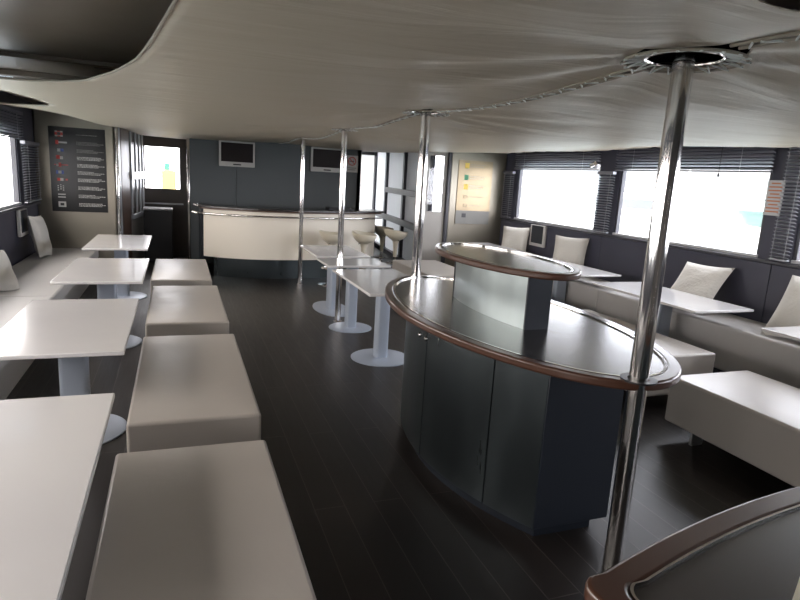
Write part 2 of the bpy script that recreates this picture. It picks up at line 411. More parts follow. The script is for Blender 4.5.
def zc(x, y):
    z = 2.27
    u = (x-XM)
    # held up at the poles, sagging a little between them
    near = min(math.hypot(x-a, y-b) for a, b in POLES)
    z -= .045*min(1, near/1.1)
    # slack belly out to each side
    w = 3.65 if u > 0 else 3.6
    s = max(0, min(1, abs(u)/w))
    z -= .035*math.sin(PI*min(1, s*1.1))
    z += .06*s**3
    # creases radiating from the poles
    for a, b in POLES:
        q = math.hypot(x-a, y-b)
        if q > .05:
            th = math.atan2(y-b, x-a)
            z += .010*math.sin(th*9+a+b)*math.exp(-((q-.7)/.55)**2)
    z += .010*math.sin(y*2.1+u*.7)*min(1, abs(u))
    if y > 9: z += .045*min(1, (y-9)/2.6)
    if u > 1.5: z -= .035*min(1, max(0, (5.3-y)/1.3))*min(1, (u-1.5)/1.5)
    if u > 1.5: z += .006*math.sin(y*17+u*2.0)*(u-1.5)/2
    return z
HOLE = {0: .21, 1: .17, 2: .14, 3: .05}
ys = []; y = 1.06
while y < 12.4: ys.append(y); y += .04
def near_edge(x):
    return 1.20 if x > 1.35 else 1.08+.12*max(0, (x-1.0))/.35
def sheet(side):
    bm = B(); NX = 56; rows = []
    for y in ys:
        a, b = (interp(LEFT, y), XM-.014) if side < 0 else (XM+.014, interp(RIGHT, y))
        row = []
        for i in range(NX+1):
            t = i/NX
            if side > 0: t = t**1.6
            else: t = 1-(1-t)**1.6
            x = a+(b-a)*t; yy = max(y, near_edge(x)) if y < 1.3 else y
            # push the cloth clear of the round openings at the poles
            for k, (px, py) in enumerate(POLES):
                q = math.hypot(x-px, yy-py); h = HOLE[k]
                if q < h*2.2:
                    qn = h+(q/(h*2.2))*(h*1.2)
                    ddx, ddy = x-px, yy-py
                    if q < 1e-4: ddx, q = side*1e-4, 1e-4
                    x = px+ddx/q*qn; yy = py+ddy/q*qn
            row.append(bm.verts.new((x, yy, zc(x, yy))))
        rows.append(row)
    for A, C in zip(rows, rows[1:]):
        for i in range(NX):
            q4 = (A[i], A[i+1], C[i+1], C[i]); cx = sum(v.co.x for v in q4)/4; cy = sum(v.co.y for v in q4)/4
            if any(math.hypot(cx-px, cy-py) < HOLE[k]*.97 for k, (px, py) in enumerate(POLES)): continue
            bm.faces.new(q4)
    return bm
canopy = thing('canopy', 'beige stretched cloth canopy hung under the ceiling around the poles', 'canopy', (0, 0, 0))
for side in (-1, 1):
    o = obj('cloth', sheet(side), 'fabric', canopy, smooth=True)
    s = o.modifiers.new('thick', 'SOLIDIFY'); s.thickness = .004; s.offset = 1
# hem along the scalloped left edge
bm = B(); pts = []
y = 1.1
while y < 12.3: x = interp(LEFT, y); pts.append((x, y, zc(x, y))); y += .06
tube(bm, pts, .006, 8); obj('hem', bm, 'hem', canopy, smooth=True)
# laced seam between the poles
segs = [(2.13, 4.29), (4.66, 6.77), (7.07, 9.42), (9.55, 12.2), (1.22, 1.68)]
for a, b in segs:
    bm = B(); lc = B()
    for s in (-1, 1):
        n_ = max(2, int((b-a)/.1)); tube(bm, [(XM+s*.020, a+(b-a)*i/n_, zc(XM+s*.02, a+(b-a)*i/n_)-.004) for i in range(n_+1)], .007, 8)
    k = 0; y = a+.03
    while y < b-.08:
        s = 1 if k % 2 else -1
        tube(lc, [(XM+s*.026, y, zc(XM, y)-.010), (XM-s*.026, y+.055, zc(XM, y)-.010)], .0045, 6); y += .085; k += 1
    obj('seam_hem', bm, 'hem', canopy, smooth=True)
    obj('seam_lacing', lc, 'rope', canopy)
# ring and lacing round each pole
for k, (px, py) in enumerate(POLES[:3]):
    h = HOLE[k]; z = zc(px+h, py)-.006
    bm = B(); tube(bm, [(px+h*1.02*math.cos(a*PI/24), py+h*1.02*math.sin(a*PI/24), z) for a in range(48)], .006, 8, closed=True)
    obj('ring_hem', bm, 'hem', canopy, smooth=True)
    bm = B(); N = 18
    for i in range(N):
        a0 = 2*PI*i/N; a1 = a0+PI/N; a2 = a0+2*PI/N
        for aa, bb in ((a0, a1), (a2, a1)):
            tube(bm, [(px+h*1.08*math.cos(aa), py+h*1.08*math.sin(aa), z-.008), (px+h*.66*math.cos(bb), py+h*.66*math.sin(bb), z+.012)], .0036, 6)
    obj('ring_lacing', bm, 'rope', canopy)
    bm = B(); tube(bm, [(px+h*.66*math.cos(a*PI/24), py+h*.66*math.sin(a*PI/24), z+.012) for a in range(48)], .007, 8, closed=True)
    obj('lacing_ring', bm, 'chrome', canopy, smooth=True)
    bm = B(); lathe(bm, [(h*1.25, z+.045), (0.045, z+.06)], px, py, 40); obj('gap_shade_disc', bm, 'matteblack', canopy)  # added black disc: darkness of the gap above the opening, put in as colour

# ceiling fittings top left
bm = B(); box(bm, -.62, -.44, 5.70, 5.80, ZC-.012, ZC); tag(obj('ceiling_vent', bm, 'black', bevel=.004), 'small black slot vent in the dark ceiling at upper left', 'vent')
bm = B(); box(bm, -1.90, -1.42, 6.72, 6.82, ZC-.03, ZC); tag(obj('ceiling_light', bm, 'lamp', bevel=.004), 'short bluish light strip on the dark ceiling at upper left', 'ceiling light')

# ------------------------------------------------------------------ ottomans
def make_ottoman(w, l, z0=.12, z1=.46, name='ottoman', label='', group=''):
    t = thing(name, label, 'ottoman', (0, 0, 0), group=group)
    bm = B(); box(bm, -w/2, w/2, -l/2, l/2, z0, z1)
    bmesh.ops.subdivide_edges(bm, edges=bm.edges, cuts=7, use_grid_fill=True)
    for v in bm.verts:
        u, q = abs(v.co.x)/(w/2), abs(v.co.y)/(l/2)
        if v.co.z > z1-.001: v.co.z += .012*(1-u**4)*(1-q**4)
    obj('cushion', bm, 'vinyl', t, bevel=.016, seg=3)
    for sx in (-1, 1):
        for sy in (-1, 1):
            bm = B(); x = sx*(w/2-.12); y = sy*(l/2-.20)
            box(bm, x-.05, x+.05, y-.012, y+.012, 0, z0); obj('leg', bm, 'steelleg', t, bevel=.002)
    return t
G1 = 'long white ottomans along the left tables'
o0 = make_ottoman(.67, 1.70, label='long white padded ottoman nearest the camera on the left side', group=G1)
o0.location = (.055, 1.94, 0)
dup(o0, (.075, 3.955, 0), 'long white padded ottoman directly behind the nearest left one')
dup(o0, (.07, 6.05, 0), 'long white padded ottoman beside the third left table, second from the bar end')
dup(o0, (.035, 8.09, 0), 'long white padded ottoman on the left side closest to the bar')
G2 = 'white ottomans along the right side tables'
r0 = make_ottoman(.76, 1.7, label='white padded ottoman at the right edge behind the nearest dark counter', group=G2)
r0.location = (3.72, 2.365, 0)
dup(r0, (3.86, 4.48, 0), 'white padded ottoman on the right partly hidden behind the thick pole')
dup(r0, (3.72, 6.45, 0), 'white padded ottoman on the right hidden mostly by the upper island tier')
dup(r0, (3.62, 8.28, 0), 'white padded ottoman between the white pedestal tables and the bronze sign wall', scale=(1, .9, 1))

# ------------------------------------------------------------------ tables
def make_table(w, l, h, base_r, col, label, group, th=.024, cr=.012):
    t = thing('pedestal_table', label, 'table', (0, 0, 0), group=group)
    bm = B(); box(bm, -w/2, w/2, -l/2, l/2, h-th, h); obj('tabletop', bm, 'table', t, bevel=.005)
    bm = B(); a, b = col; pts = []
    for (sx, sy, st) in ((1, 1, 0), (-1, 1, 90), (-1, -1, 180), (1, -1, 270)):
        for k in range(6):
            an = R(st+18*k); pts.append((sx*(a/2-.03)+.03*math.cos(an), sy*(b/2-.03)+.03*math.sin(an)))
    prism(bm, pts, .012, h-th-.012); obj('column', bm, 'column', t, smooth=True)
    bm = B(); lathe(bm, [(0, 0), (base_r, 0), (base_r, .008), (base_r-.012, .014), (.09, .018), (0, .018)], n=56); obj('base_plate', bm, 'column', t, smooth=True)
    bm = B(); box(bm, -.16, .16, -.2, .2, h-th-.012, h-th); obj('mounting_plate', bm, 'steelleg', t)
    return t
G3 = 'white pedestal tables along the left bench'
t0 = make_table(.71, 1.42, .74, .30, (.17, .10), 'large white rectangular table cropped by the lower left corner', G3); t0.location = (-.63, 2.10, 0)
dup(t0, (-.64, 4.17, 0), 'white rectangular table second nearest on the left with visible column')
dup(t0, (-.65, 6.31, 0), 'white rectangular table third from the camera on the left')
dup(t0, (-.70, 8.58, 0), 'white rectangular table on the left nearest the black signboard', scale=(1, 1.08, 1))
G4 = 'white pedestal tables along the right bench'
s0 = make_table(.72, 1.46, .74, .30, (.17, .10), 'white table at the right edge beside the cropped pillow', G4); s0.location = (4.75, 2.66, 0)
dup(s0, (4.68, 4.72, 0), 'white table on the right behind the thick pole, before the tilted pillow')
dup(s0, (4.76, 6.64, 0), 'white table on the right showing beyond the upper island tier tip')
dup(s0, (4.72, 8.55, 0), 'white table on the right nearest the bronze signboard')
G5 = 'small white pedestal tables between island and bar'
c0 = make_table(.70, 1.33, .78, .29, (.125, .125), 'long white pedestal table standing next to the island far tip', G5, cr=.06); c0.location = (1.86, 5.40, 0)
c1 = make_table(.72, .58, .78, .25, (.125, .125), 'small white pedestal table in the middle of the centre row before the slim pole', G5, cr=.06); c1.location = (1.88, 6.59, 0)
dup(c1, (1.90, 7.60, 0), 'white pedestal table of the centre row closest to the bar', scale=(.94, 1.88, 1))

# ------------------------------------------------------------------ benches
def bench(name, label, xf, xb, y0, y1, cuts, cat='bench', zl=.30, zt=.44):
    t = thing(name, label, cat, ((xf+xb)/2, (y0+y1)/2, 0)); cx, cy = (xf+xb)/2, (y0+y1)/2
    s = 1 if xb > xf else -1
    xx = sorted((xf+s*.06, xb)); bm = B(); box(bm, xx[0]-cx, xx[1]-cx, y0-cy, y1-cy, 0, zl); obj('plinth', bm, 'navy' if zl < .2 else 'bench', t, bevel=.008)
    ed = [y0]+cuts+[y1]
    for a, b in zip(ed, ed[1:]):
        bm = B(); xx = sorted((xf, xb)); box(bm, xx[0]-cx, xx[1]-cx, a-cy+.002, b-cy-.002, zl, zt)
        obj('seat_cushion', bm, 'bench', t, bevel=.022, seg=3)
    return t
bench('bench_sofa', 'long white built-in bench along the left windows', -1.14, -1.90, YB+.05, YS-.01, [.2, 3.3, 6.5])
bench('bench_sofa', 'long white built-in bench along the right windows', 4.87, 5.465, YB+.05, YRB-.02, [.6, 2.9, 6.0], zl=.12, zt=.55)

# ------------------------------------------------------------------ pillows
def make_pillow(loc, rot, label, w=.44, h=.42, t=.13, group='white scatter pillows on the benches'):
    bm = B(); N = 14; top = {}; bot = {}
    for i in range(N+1):
        for j in range(N+1):
            u = i/N*2-1; v = j/N*2-1
            pin = 1-.06*(1-abs(u)**2)*0
            x = u*w/2*(1-.07*(1-v*v)); y = v*h/2*(1-.07*(1-u*u))
            z = t/2*((1-u**4)*(1-v**4))**.55
            z *= 1+.06*math.sin(u*7+v*5)
            top[i, j] = bm.verts.new((x, y, z))
            bot[i, j] = top[i, j] if i in (0, N) or j in (0, N) else bm.verts.new((x, y, -z))
    for i in range(N):
        for j in range(N):
            bm.faces.new((top[i, j], top[i+1, j], top[i+1, j+1], top[i, j+1]))
            f = (bot[i, j], bot[i, j+1], bot[i+1, j+1], bot[i+1, j])
            bm.faces.new(f)
    o = obj('pillow', bm, 'pillow', smooth=True); o.location = loc; o.rotation_euler = rot
    tag(o, label, 'pillow', group)
    return o
def lean(side, deg, yaw=0, spin=0):
    # stand the pillow up facing the room (local z -> room), lean back by deg
    s = -1 if side > 0 else 1
    m = Matrix.Rotation(R(yaw), 4, 'Z') @ Matrix.Rotation(s*R(90-deg), 4, 'Y') @ Matrix.Rotation(R(spin), 4, 'Z')
    return m.to_euler()
make_pillow((-1.72, 9.15, .72), lean(-1, 12, -8, -3), 'white pillow at the far end of the left bench beside the signboard', w=.56, h=.44)
make_pillow((-1.68, 6.78, .645), lean(-1, 26, -22, -10), 'white pillow cropped by the left edge of the picture', w=.46, h=.46)
make_pillow((5.26, 8.72, .815), lean(1, 12, 30, 2), 'white pillow in the far right corner beside the bronze signboard', w=.53, h=.50)
make_pillow((5.26, 7.20, .815), lean(1, 12, 34, 0), 'upright white pillow below the gap between the first two right windows', w=.53, h=.50)
make_pillow((5.19, 4.84, .795), lean(1, 38, 4, 2), 'tilted white pillow on the right bench behind the table beyond the thick pole', w=.60, h=.58)
make_pillow((5.18, 3.56, .825), lean(1, 36, 8, 2), 'white pillow cropped by the right edge of the picture', w=.66, h=.60)

# ------------------------------------------------------------------ two-tier island
def superell(cx, cy, a, b, n=1.85, N=96, flat=None):
    pts = []
    for i in range(N):
        t = 2*PI*i/N; c, s = math.cos(t), math.sin(t)
        k = 2.06 if c > 0 else n; pts.append((cx+a*math.copysign(abs(c)**(2/k), c), cy+b*math.copysign(abs(s)**(2/k), s)))
    return pts
def shrink(pts, cx, cy, a, b, dlt):
    return [(cx+(x-cx)*(a-dlt)/a, cy+(y-cy)*(b-dlt)/b) for x, y in pts]
def rimmed_top(parent, cx, cy, a, b, z, th, rimw, hole=None):
    out = superell(cx, cy, a, b)
    def cut(pts):
        if not hole: return pts
        hx, hy, hr = hole; res = []
        for x, y in pts:
            q = math.hypot(x-hx, y-hy)
            if q < hr:
                # notch around the pole: move the point inward
                y = hy+math.sqrt(max(0, hr*hr-(x-hx)**2))
            res.append((x, y))
        return res
    inn = shrink(out, cx, cy, a, b, rimw); inn2 = shrink(out, cx, cy, a, b, rimw+.012)
    bm = B(); prism(bm, inn2, z-th+.004, z-.006); top = obj('countertop', bm, 'counter', parent)
    bm = B(); prism(bm, out, z-th, z, inn); obj('wood_rim', bm, 'rim', parent, bevel=.010, seg=3)
    bm = B(); prism(bm, inn, z-th+.004, z+.001, inn2); obj('metal_inlay', bm, 'chrome', parent)
IX, IY = 1.85, 3.19
isl = thing('bar_island', 'two-tier oval island with dark wood counters and brushed steel body', 'island', (IX, IY, 0))
rimmed_top(isl, .005, 0, .615, 1.33, .98, .042, .065)
def arcside(a, e, hl, N=12, sgn=-1):
    """points of one long side: half width a at the middle, e at the ends, half length hl"""
    return [(sgn*(a-(a-e)*(t*t)), t*hl) for t in [(-1+2*i/N) for i in range(N+1)]]
def bodyshape(a, e, hl): return arcside(a, e, hl, 20, 1)+arcside(a, e, hl, 20, -1)[::-1]
bm = B(); prism(bm, bodyshape(.45, .20, .90), .085, .938); obj('core', bm, 'navy', isl, smooth=True)
bm = B(); prism(bm, bodyshape(.42, .17, .86), 0, .085); obj('toe_kick', bm, 'navy', isl, smooth=True)
def ypt(a, e, hl, y): return a-(a-e)*(y/hl)**2
doors = [(-.918, -.635), (-.631, -.03), (-.026, .53), (.534, .918)]
for sgn in (-1, 1):
    for k, (ya, yb) in enumerate(doors):
        N = 10; o_, i_ = [], []
        for q in range(N+1):
            y = ya+.002+(yb-ya-.004)*q/N; x = ypt(.472, .222, .92, y)
            o_.append((sgn*x, y)); i_.append((sgn*(x-.018), y))
        bm = B(); prism(bm, o_+i_[::-1], .085, .938); dr = obj('door', bm, 'brushed', isl, smooth=True)
        if sgn < 0 and k in (1, 2):
            yk = -.075 if k == 1 else .02
            x = ypt(.472, .222, .92, yk)
            bm = B(); lathe(bm, [(0, 0), (.007, 0), (.007, .018), (.014, .022), (.016, .030), (.011, .038), (0, .040)], n=20)
            kn = obj('knob', bm, 'chrome', dr, smooth=True); kn.location = (-x, yk, .842); kn.rotation_euler = (0, -PI/2, 0)
bm = B(); box(bm, -.222, .222, -.925, -.900, .085, .938); obj('end_panel', bm, 'navy', isl, bevel=.002)
bm = B(); box(bm, -.222, .222, .900, .925, .085, .938); obj('end_panel', bm, 'navy', isl, bevel=.002)
# notch collar where the pole passes
bm = B(); lathe(bm, [(.045, .976), (.075, .976), (.075, .984), (.045, .984)], XM-IX, P4[1]-IY, 32); obj('pole_collar', bm, 'black', isl)
# upper tier
bm = B(); prism(bm, [(x, y+.03) for x, y in bodyshape(.125, .072, .46)], .974, 1.285); obj('riser', bm, 'brushed_light', isl, smooth=True)
bm = B(); box(bm, -.076, .076, .03-.468, .03-.455, .974, 1.285); obj('riser_end_panel', bm, 'navy', isl)
bm = B(); box(bm, -.076, .076, .03+.455, .03+.468, .974, 1.285); obj('riser_end_panel', bm, 'navy', isl)
rimmed_top(isl, 0, .05, .315, .705, 1.32, .036, .045)

# nearest counter, bottom right corner
fc = thing('bar_counter', 'dark counter with curved brown wood rim in the lower right corner', 'counter', (1.6, .55, 0))
def forepts(inset):
    x0 = .748+inset; top = 1.055-inset; pts = []
    import itertools
    # arc along the far edge, from right to left
    for i in range(25):
        x = 2.75-(2.75-x0-.06)*i/24; y = top-.190*((1.85-x)/1.08)**2*(1 if x < 1.85 else .8)
        pts.append((x, y))
    lx, ly = pts[-1]
    cx_, cy_ = x0+.055, ly-.045
    for k in range(1, 7):
        an = R(108+12*k); pts.append((cx_+.055*math.cos(an), cy_+.05*math.sin(an)))
    pts.append((x0+.01+inset*.2, .55)); pts.append((x0+.08, .32+inset))
    pts.append((2.75-inset*0, .32+inset))
    return [(x-1.6, y-.55) for x, y in pts]
bm = B(); prism(bm, forepts(0), .938, .98, forepts(.07)); obj('wood_rim', bm, 'rim', fc, bevel=.010, seg=3)
bm = B(); prism(bm, forepts(.07), .942, .981, forepts(.0755)); obj('metal_inlay', bm, 'chrome', fc)
bm = B(); prism(bm, forepts(.0755), .942, .974); obj('countertop', bm, 'counter', fc)
bm = B(); prism(bm, forepts(.30), .08, .938); obj('body', bm, 'brushed', fc, smooth=True)
bm = B(); prism(bm, forepts(.34), 0, .08); obj('toe_kick', bm, 'navy', fc)

# ------------------------------------------------------------------ curved bar
bar = thing('curved_bar', 'curved cream-white bar with dark wood top and steel kick base', 'bar', (1.78, 10.0, 0))
def arc(x0, x1, ymid, yl, yr, N=40, off=0):
    c = 1.55; pts = []
    for i in range(N+1):
        x = x0+(x1-x0)*i/N
        t = (x-c)/((x1-c) if x > c else (c-x0))
        y = ymid+(yr if x > c else yl)*abs(t)**2.3+off
        pts.append((x-1.78, y-10.0))
    return pts
def slab(front, depth, z0, z1):
    bm = B(); back = [(x, y+depth) for x, y in front]; prism(bm, front+back[::-1], z0, z1); return bm
f = arc(.39, 3.33, 9.72, .42, .62)
obj('front_panel', slab(f, .06, .34, 1.105), 'barwhite', bar, smooth=True)
fk = arc(.55, 3.12, 9.93, .30, .5)
obj('kick_base', slab(fk, .05, 0, .34), 'brushed', bar, smooth=True)
obj('underside', slab(arc(.45, 3.26, 9.78, .40, .6), .35, .335, .36), 'brushed', bar)
ft = arc(.30, 3.46, 9.62, .45, .62)
obj('bar_top', slab(ft, .55, 1.125, 1.16), 'counter', bar, bevel=.006)
obj('top_edge', slab(arc(.33, 3.42, 9.65, .44, .62), .5, 1.105, 1.125), 'brownwood', bar)
bm = B(); rp = arc(.31, 3.42, 9.64, .42, .60); tube(bm, [(x, y, 1.035) for x, y in rp], .014, 10); obj('rail', bm, 'chrome', bar, smooth=True)
bm = B()
for i in (1, 13, 27, 39): x, y = rp[i]; tube(bm, [(x, y, 1.035), (x, y+.08, 1.035)], .008, 8)
obj('rail_brackets', bm, 'chrome', bar, smooth=True)
bm = B(); tube(bm, [(rp[0][0]-.02, rp[0][1]+.01, 1.035), (rp[0][0]-.09, rp[0][1]+.05, 1.05)], .022, 12); tube(bm, [(rp[0][0]+.0, rp[0][1]+.02, 1.14), (rp[0][0]-.07, rp[0][1]+.03, 1.165)], .018, 12)
obj('rail_end', bm, 'chrome', bar, smooth=True)
bm = B(); box(bm, -1.42, -1.36, .2, 1.5, 0, 1.12); obj('side_panel', bm, 'navy', bar)

# black bin at left passage
t = thing('waste_bin', 'black cabinet bin with light rimmed lid by the back door', 'bin', (-.33, 11.9, 0))
bm = B(); box(bm, -.24, .24, -.25, .25, 0, .94); obj('body', bm, 'black', t, bevel=.01)
bm = B(); box(bm, -.25, .25, -.26, .26, .94, .97); obj('lid', bm, 'sill', t, bevel=.01)
bm = B(); box(bm, -.22, .22, -.23, .23, .97, .974); obj('lid_insert', bm, 'black', t)
bm = B(); box(bm, 2.5, 2.62, 11.2, 11.3, 1.16, 1.18)
t = thing('till_tray', 'low dark tray lying on the right end of the bar top', 'tray', (2.62, 10.15, 1.16))
bm = B(); box(bm, -.22, .22, -.12, .12, 0, .012); box(bm, -.22, .22, -.12, -.105, .012, .035); box(bm, -.22, .22, .105, .12, .012, .035); box(bm, -.22, -.205, -.12, .12, .012, .035); box(bm, .205, .22, -.12, .12, .012, .035)
obj('tray', bm, 'black', t)

# ------------------------------------------------------------------ bar stools
def make_stool(loc, rz, label):
    t = thing('bar_stool', label, 'bar stool', loc, rz, 'cream scoop bar stools')
    bm = B(); N = 28; rings = []
    prof = [(.0, .03), (.06, .032), (.12, .042), (.17, .062), (.195, .085)]
    def lift(a, k): return (.055*max(0, math.cos(a))**1.5+.015*math.sin(a)**2)*k
    for r, z in prof:
        k = (r/.195)**2
        rings.append([bm.verts.new((r*math.cos(2*PI*i/N)*1.0, r*math.sin(2*PI*i/N)*1.1, .735+z+lift(2*PI*i/N, k))) for i in range(N)])
    for A, C in zip(rings, rings[1:]):
        for i in range(N): bm.faces.new((A[i], A[(i+1) % N], C[(i+1) % N], C[i]))
    # outside shell flaring down into the stem
    out = [(.205, .075), (.197, .035), (.172, -.01), (.13, -.04), (.085, -.058), (.058, -.085), (.045, -.14), (.036, -.28), (.032, -.36)]
    r2 = []
    for r, z in out:
        k = max(0, (r-.05)/.155)**2
        r2.append([bm.verts.new((r*math.cos(2*PI*i/N), r*math.sin(2*PI*i/N)*(1+.1*k), .735+z+lift(2*PI*i/N, k))) for i in range(N)])
    for A, C in zip([rings[-1]]+r2, r2):
        for i in range(N): bm.faces.new((A[i], A[(i+1) % N], C[(i+1) % N], C[i]))
    bm.faces.new(rings[0][::-1]); bm.faces.new(r2[-1])
    bmesh.ops.remove_doubles(bm, verts=bm.verts, dist=.0005)
    obj('seat', bm, 'cream', t, smooth=True)
    bm = B(); lathe(bm, [(.025, .02), (.025, .40)], n=20); obj('stem', bm, 'chrome', t, smooth=True)
    bm = B(); lathe(bm, [(0, 0), (.20, 0), (.20, .008), (.10, .022), (.03, .04), (0, .04)], n=40); obj('base', bm, 'chrome', t, smooth=True)
    bm = B(); tube(bm, [(.15*math.cos(a*PI/12), .15*math.sin(a*PI/12), .27) for a in range(-8, 9)], .009, 8); tube(bm, [(0, 0, .27), (.15, 0, .27)], .008, 8)
    obj('foot_ring', bm, 'chrome', t, smooth=True)
    bm = B(); tube(bm, [(0, .02, .70), (.05, .17, .675)], .005, 8); obj('lift_lever', bm, 'black', t)
    return t
b0 = make_stool((2.30, 9.35, 0), R(170), 'cream bar stool left of the slim pole before the bar')
dup(b0, (2.86, 9.42, 0), 'cream bar stool right of the slim pole before the bar', rz=R(150))
dup(b0, (3.62, 10.0, 0), 'cream bar stool just off the right end of the bar', rz=R(200))
dup(b0, (3.62, 10.75, 0), 'cream bar stool farthest back beyond the right end of the bar', rz=R(190))

# ------------------------------------------------------------------ televisions and notices on the slate wall
def tv(x, label):
    t = thing('television', label, 'television', (x, YW, 2.01), group='silver framed televisions on the slate wall')
    w, h = .315, .225
    bm = B(); box(bm, -w, w, -.10, -.03, -h, h); obj('housing', bm, 'tvframe', t, bevel=.01)
    bm = B(); box(bm, -w+.035, w-.035, -.106, -.10, -h+.085, h-.03); obj('screen', bm, 'screen', t)
    bm = B(); box(bm, -.07, .07, -.105, -.10, -h+.028, -h+.05); obj('control_strip', bm, 'black', t)
    bm = B(); box(bm, -.1, .1, -.03, 0, -.1, .1); obj('wall_bracket', bm, 'black', t)
tv(1.03, 'silver framed television above the left half of the bar')
tv(2.70, 'silver framed television behind the slim pole, right of the other one')
t = thing('no_smoking_sign', 'small pinkish no smoking notice beside the right television', 'sign', (3.21, YW, 1.97))
bm = B(); box(bm, -.12, .12, -.008, 0, -.16, .16); obj('panel', bm, 'print', t)
bm = B(); tube(bm, [(.075*math.cos(a*PI/12), -.011, .05+.075*math.sin(a*PI/12)) for a in range(24)], .009, 6, closed=True); tube(bm, [(-.05, -.011, .10), (.05, -.011, .0)], .008, 6)
obj('ring_symbol', bm, 'red', t)
bm = B(); box(bm, -.05, .045, -.012, -.009, .042, .056); box(bm, .03, .036, -.012, -.009, .06, .09); obj('cigarette_symbol', bm, 'black', t)
bm = B(); box(bm, -.09, .09, -.010, -.008, -.085, -.07); box(bm, -.07, .07, -.010, -.008, -.12, -.105); obj('lettering', bm, 'printdim', t)

# ------------------------------------------------------------------ signboards
def scribble(bm, x0, x1, z, h, y, seed):
    rnd = random.Random(seed); x = x0
    while x < x1:
        w = rnd.uniform(.008, .03); box(bm, x, min(x1, x+w), y-.001, y, z-h/2*rnd.uniform(.6, 1), z+h/2*rnd.uniform(.6, 1)); x += w+.006
t = thing('flag_signboard', 'black signboard of signal flags with lines of white text', 'sign', (-1.355, YS, 0))
bm = B(); box(bm, -.375, .365, -.014, 0, .985, 2.20); obj('board', bm, 'board', t, bevel=.003)
bm = B()
for x in (-.355, .345):
    for z in (1.01, 2.175): lathe(bm, [(0, -.001), (.009, -.001), (.009, .001), (0, .001)], n=12); 
bm.free()
bm = B(); scribble(bm, -.02, .26, 2.10, .012, -.015, 3); obj('heading', bm, 'printdim', t)
zz = [2.10, 1.98, 1.87, 1.765, 1.66, 1.555, 1.45, 1.335, 1.215, 1.09]
for i, z in enumerate(zz):
    bm = B()
    if i: 
        scribble(bm, -.02, .30-.05*(i % 3), z+.018, .012, -.015, i); scribble(bm, -.02, .34, z, .012, -.015, 20+i); scribble(bm, -.02, .26+.03*(i % 2), z-.018, .012, -.015, 40+i)
        obj('text_line', bm, 'print' if i > 2 else 'printdim', t)
    else: bm.free()
    fx = -.24
    def rect(bm, a, b, c, e, l=0): box(bm, fx+a, fx+b, -.016-.001*l, -.014, z+c, z+e)
    def flag(mat, rs, l=0):
        bm = B()
        for q in rs: rect(bm, *q, l)
        return obj('flag', bm, mat, t)
    if i == 0: f = flag('print', [(-.05, .05, -.04, .04)]); flag('red', [(-.05, -.02, -.02, .02), (.02, .05, -.02, .02), (-.02, .02, .025, .04), (-.02, .02, -.04, -.025)], 1); flag('black', [(-.02, .02, -.02, .02)], 1)
    if i == 1: flag('red', [(-.05, -.01, -.03, .03)]); flag('print', [(-.01, .10, -.012, .012)])
    if i == 2: flag('print', [(-.03, .01, -.02, .02)]); flag('blue', [(.01, .05, -.02, .02)])
    if i == 3: flag('red', [(-.05, 0, -.02, .03)]); flag('print', [(.0, .04, -.025, .02)])
    if i == 4: flag('red', [(-.08, .1, -.006, .006), (-.02, .01, -.03, .03)]); flag('print', [(-.05, -.02, -.02, .01)])
    if i == 5: flag('print', [(-.03, .01, -.02, .02)]); flag('blue', [(-.06, -.03, -.025, .025), (.01, .04, -.025, .025)])
    if i == 6: flag('red', [(-.05, -.01, -.02, .02), (.06, .085, -.012, .012)]); flag('print', [(-.01, .03, -.02, .02)])
    if i == 7: flag('print', [(-.05+.033*a, -.05+.033*a+.017, -.045+.03*b+(.015 if a % 2 else 0), -.045+.03*b+.015+(.015 if a % 2 else 0)) for a in range(3) for b in range(3)])
    if i == 8: flag('print', [(-.05, .05, .012, .028), (-.05, .05, -.028, -.012)])
    if i == 9: flag('print', [(-.05, .05, -.04, .04)]); flag('black', [(-.025, .025, -.018, .018)], 1)

t = thing('bronze_signboard', 'bronze reflective signboard with yellow symbols on the right bulkhead', 'sign', (4.88, YRB, 0))
bm = B(); box(bm, -.32, .34, -.014, 0, 1.02, 2.12); obj('board', bm, 'boardgrey', t, bevel=.003)
for z, m_ in ((2.03, 'yellow'), (1.83, 'green'), (1.67, 'yellow')):
    bm = B(); box(bm, -.20, -.12, -.017, -.014, z-.045, z+.045); obj('symbol', bm, m_, t)
    bm = B(); scribble(bm, -.09, .20, z+.02, .014, -.015, int(z*100)); scribble(bm, -.09, .16, z-.015, .014, -.015, int(z*90)); obj('text_line', bm, 'print' if z < 1.9 else 'printdim', t)
for z in (1.50, 1.35): 
    bm = B(); tube(bm, [(-.15+.04*math.cos(a*PI/8), -.015, z+.025*math.sin(a*PI/8)) for a in range(16)], .004, 6, closed=True); obj('symbol', bm, 'printdim', t)
    bm = B(); scribble(bm, -.07, .2, z, .012, -.015, int(z*70)); obj('text_line', bm, 'printdim', t)
bm = B(); box(bm, -.2, -.12, -.017, -.014, 1.14, 1.21); obj('symbol', bm, 'black', t)
bm = B(); box(bm, -.318, .338, -.016, -.014, 1.025, 1.26); obj('lower_band', bm, 'printdim', t)

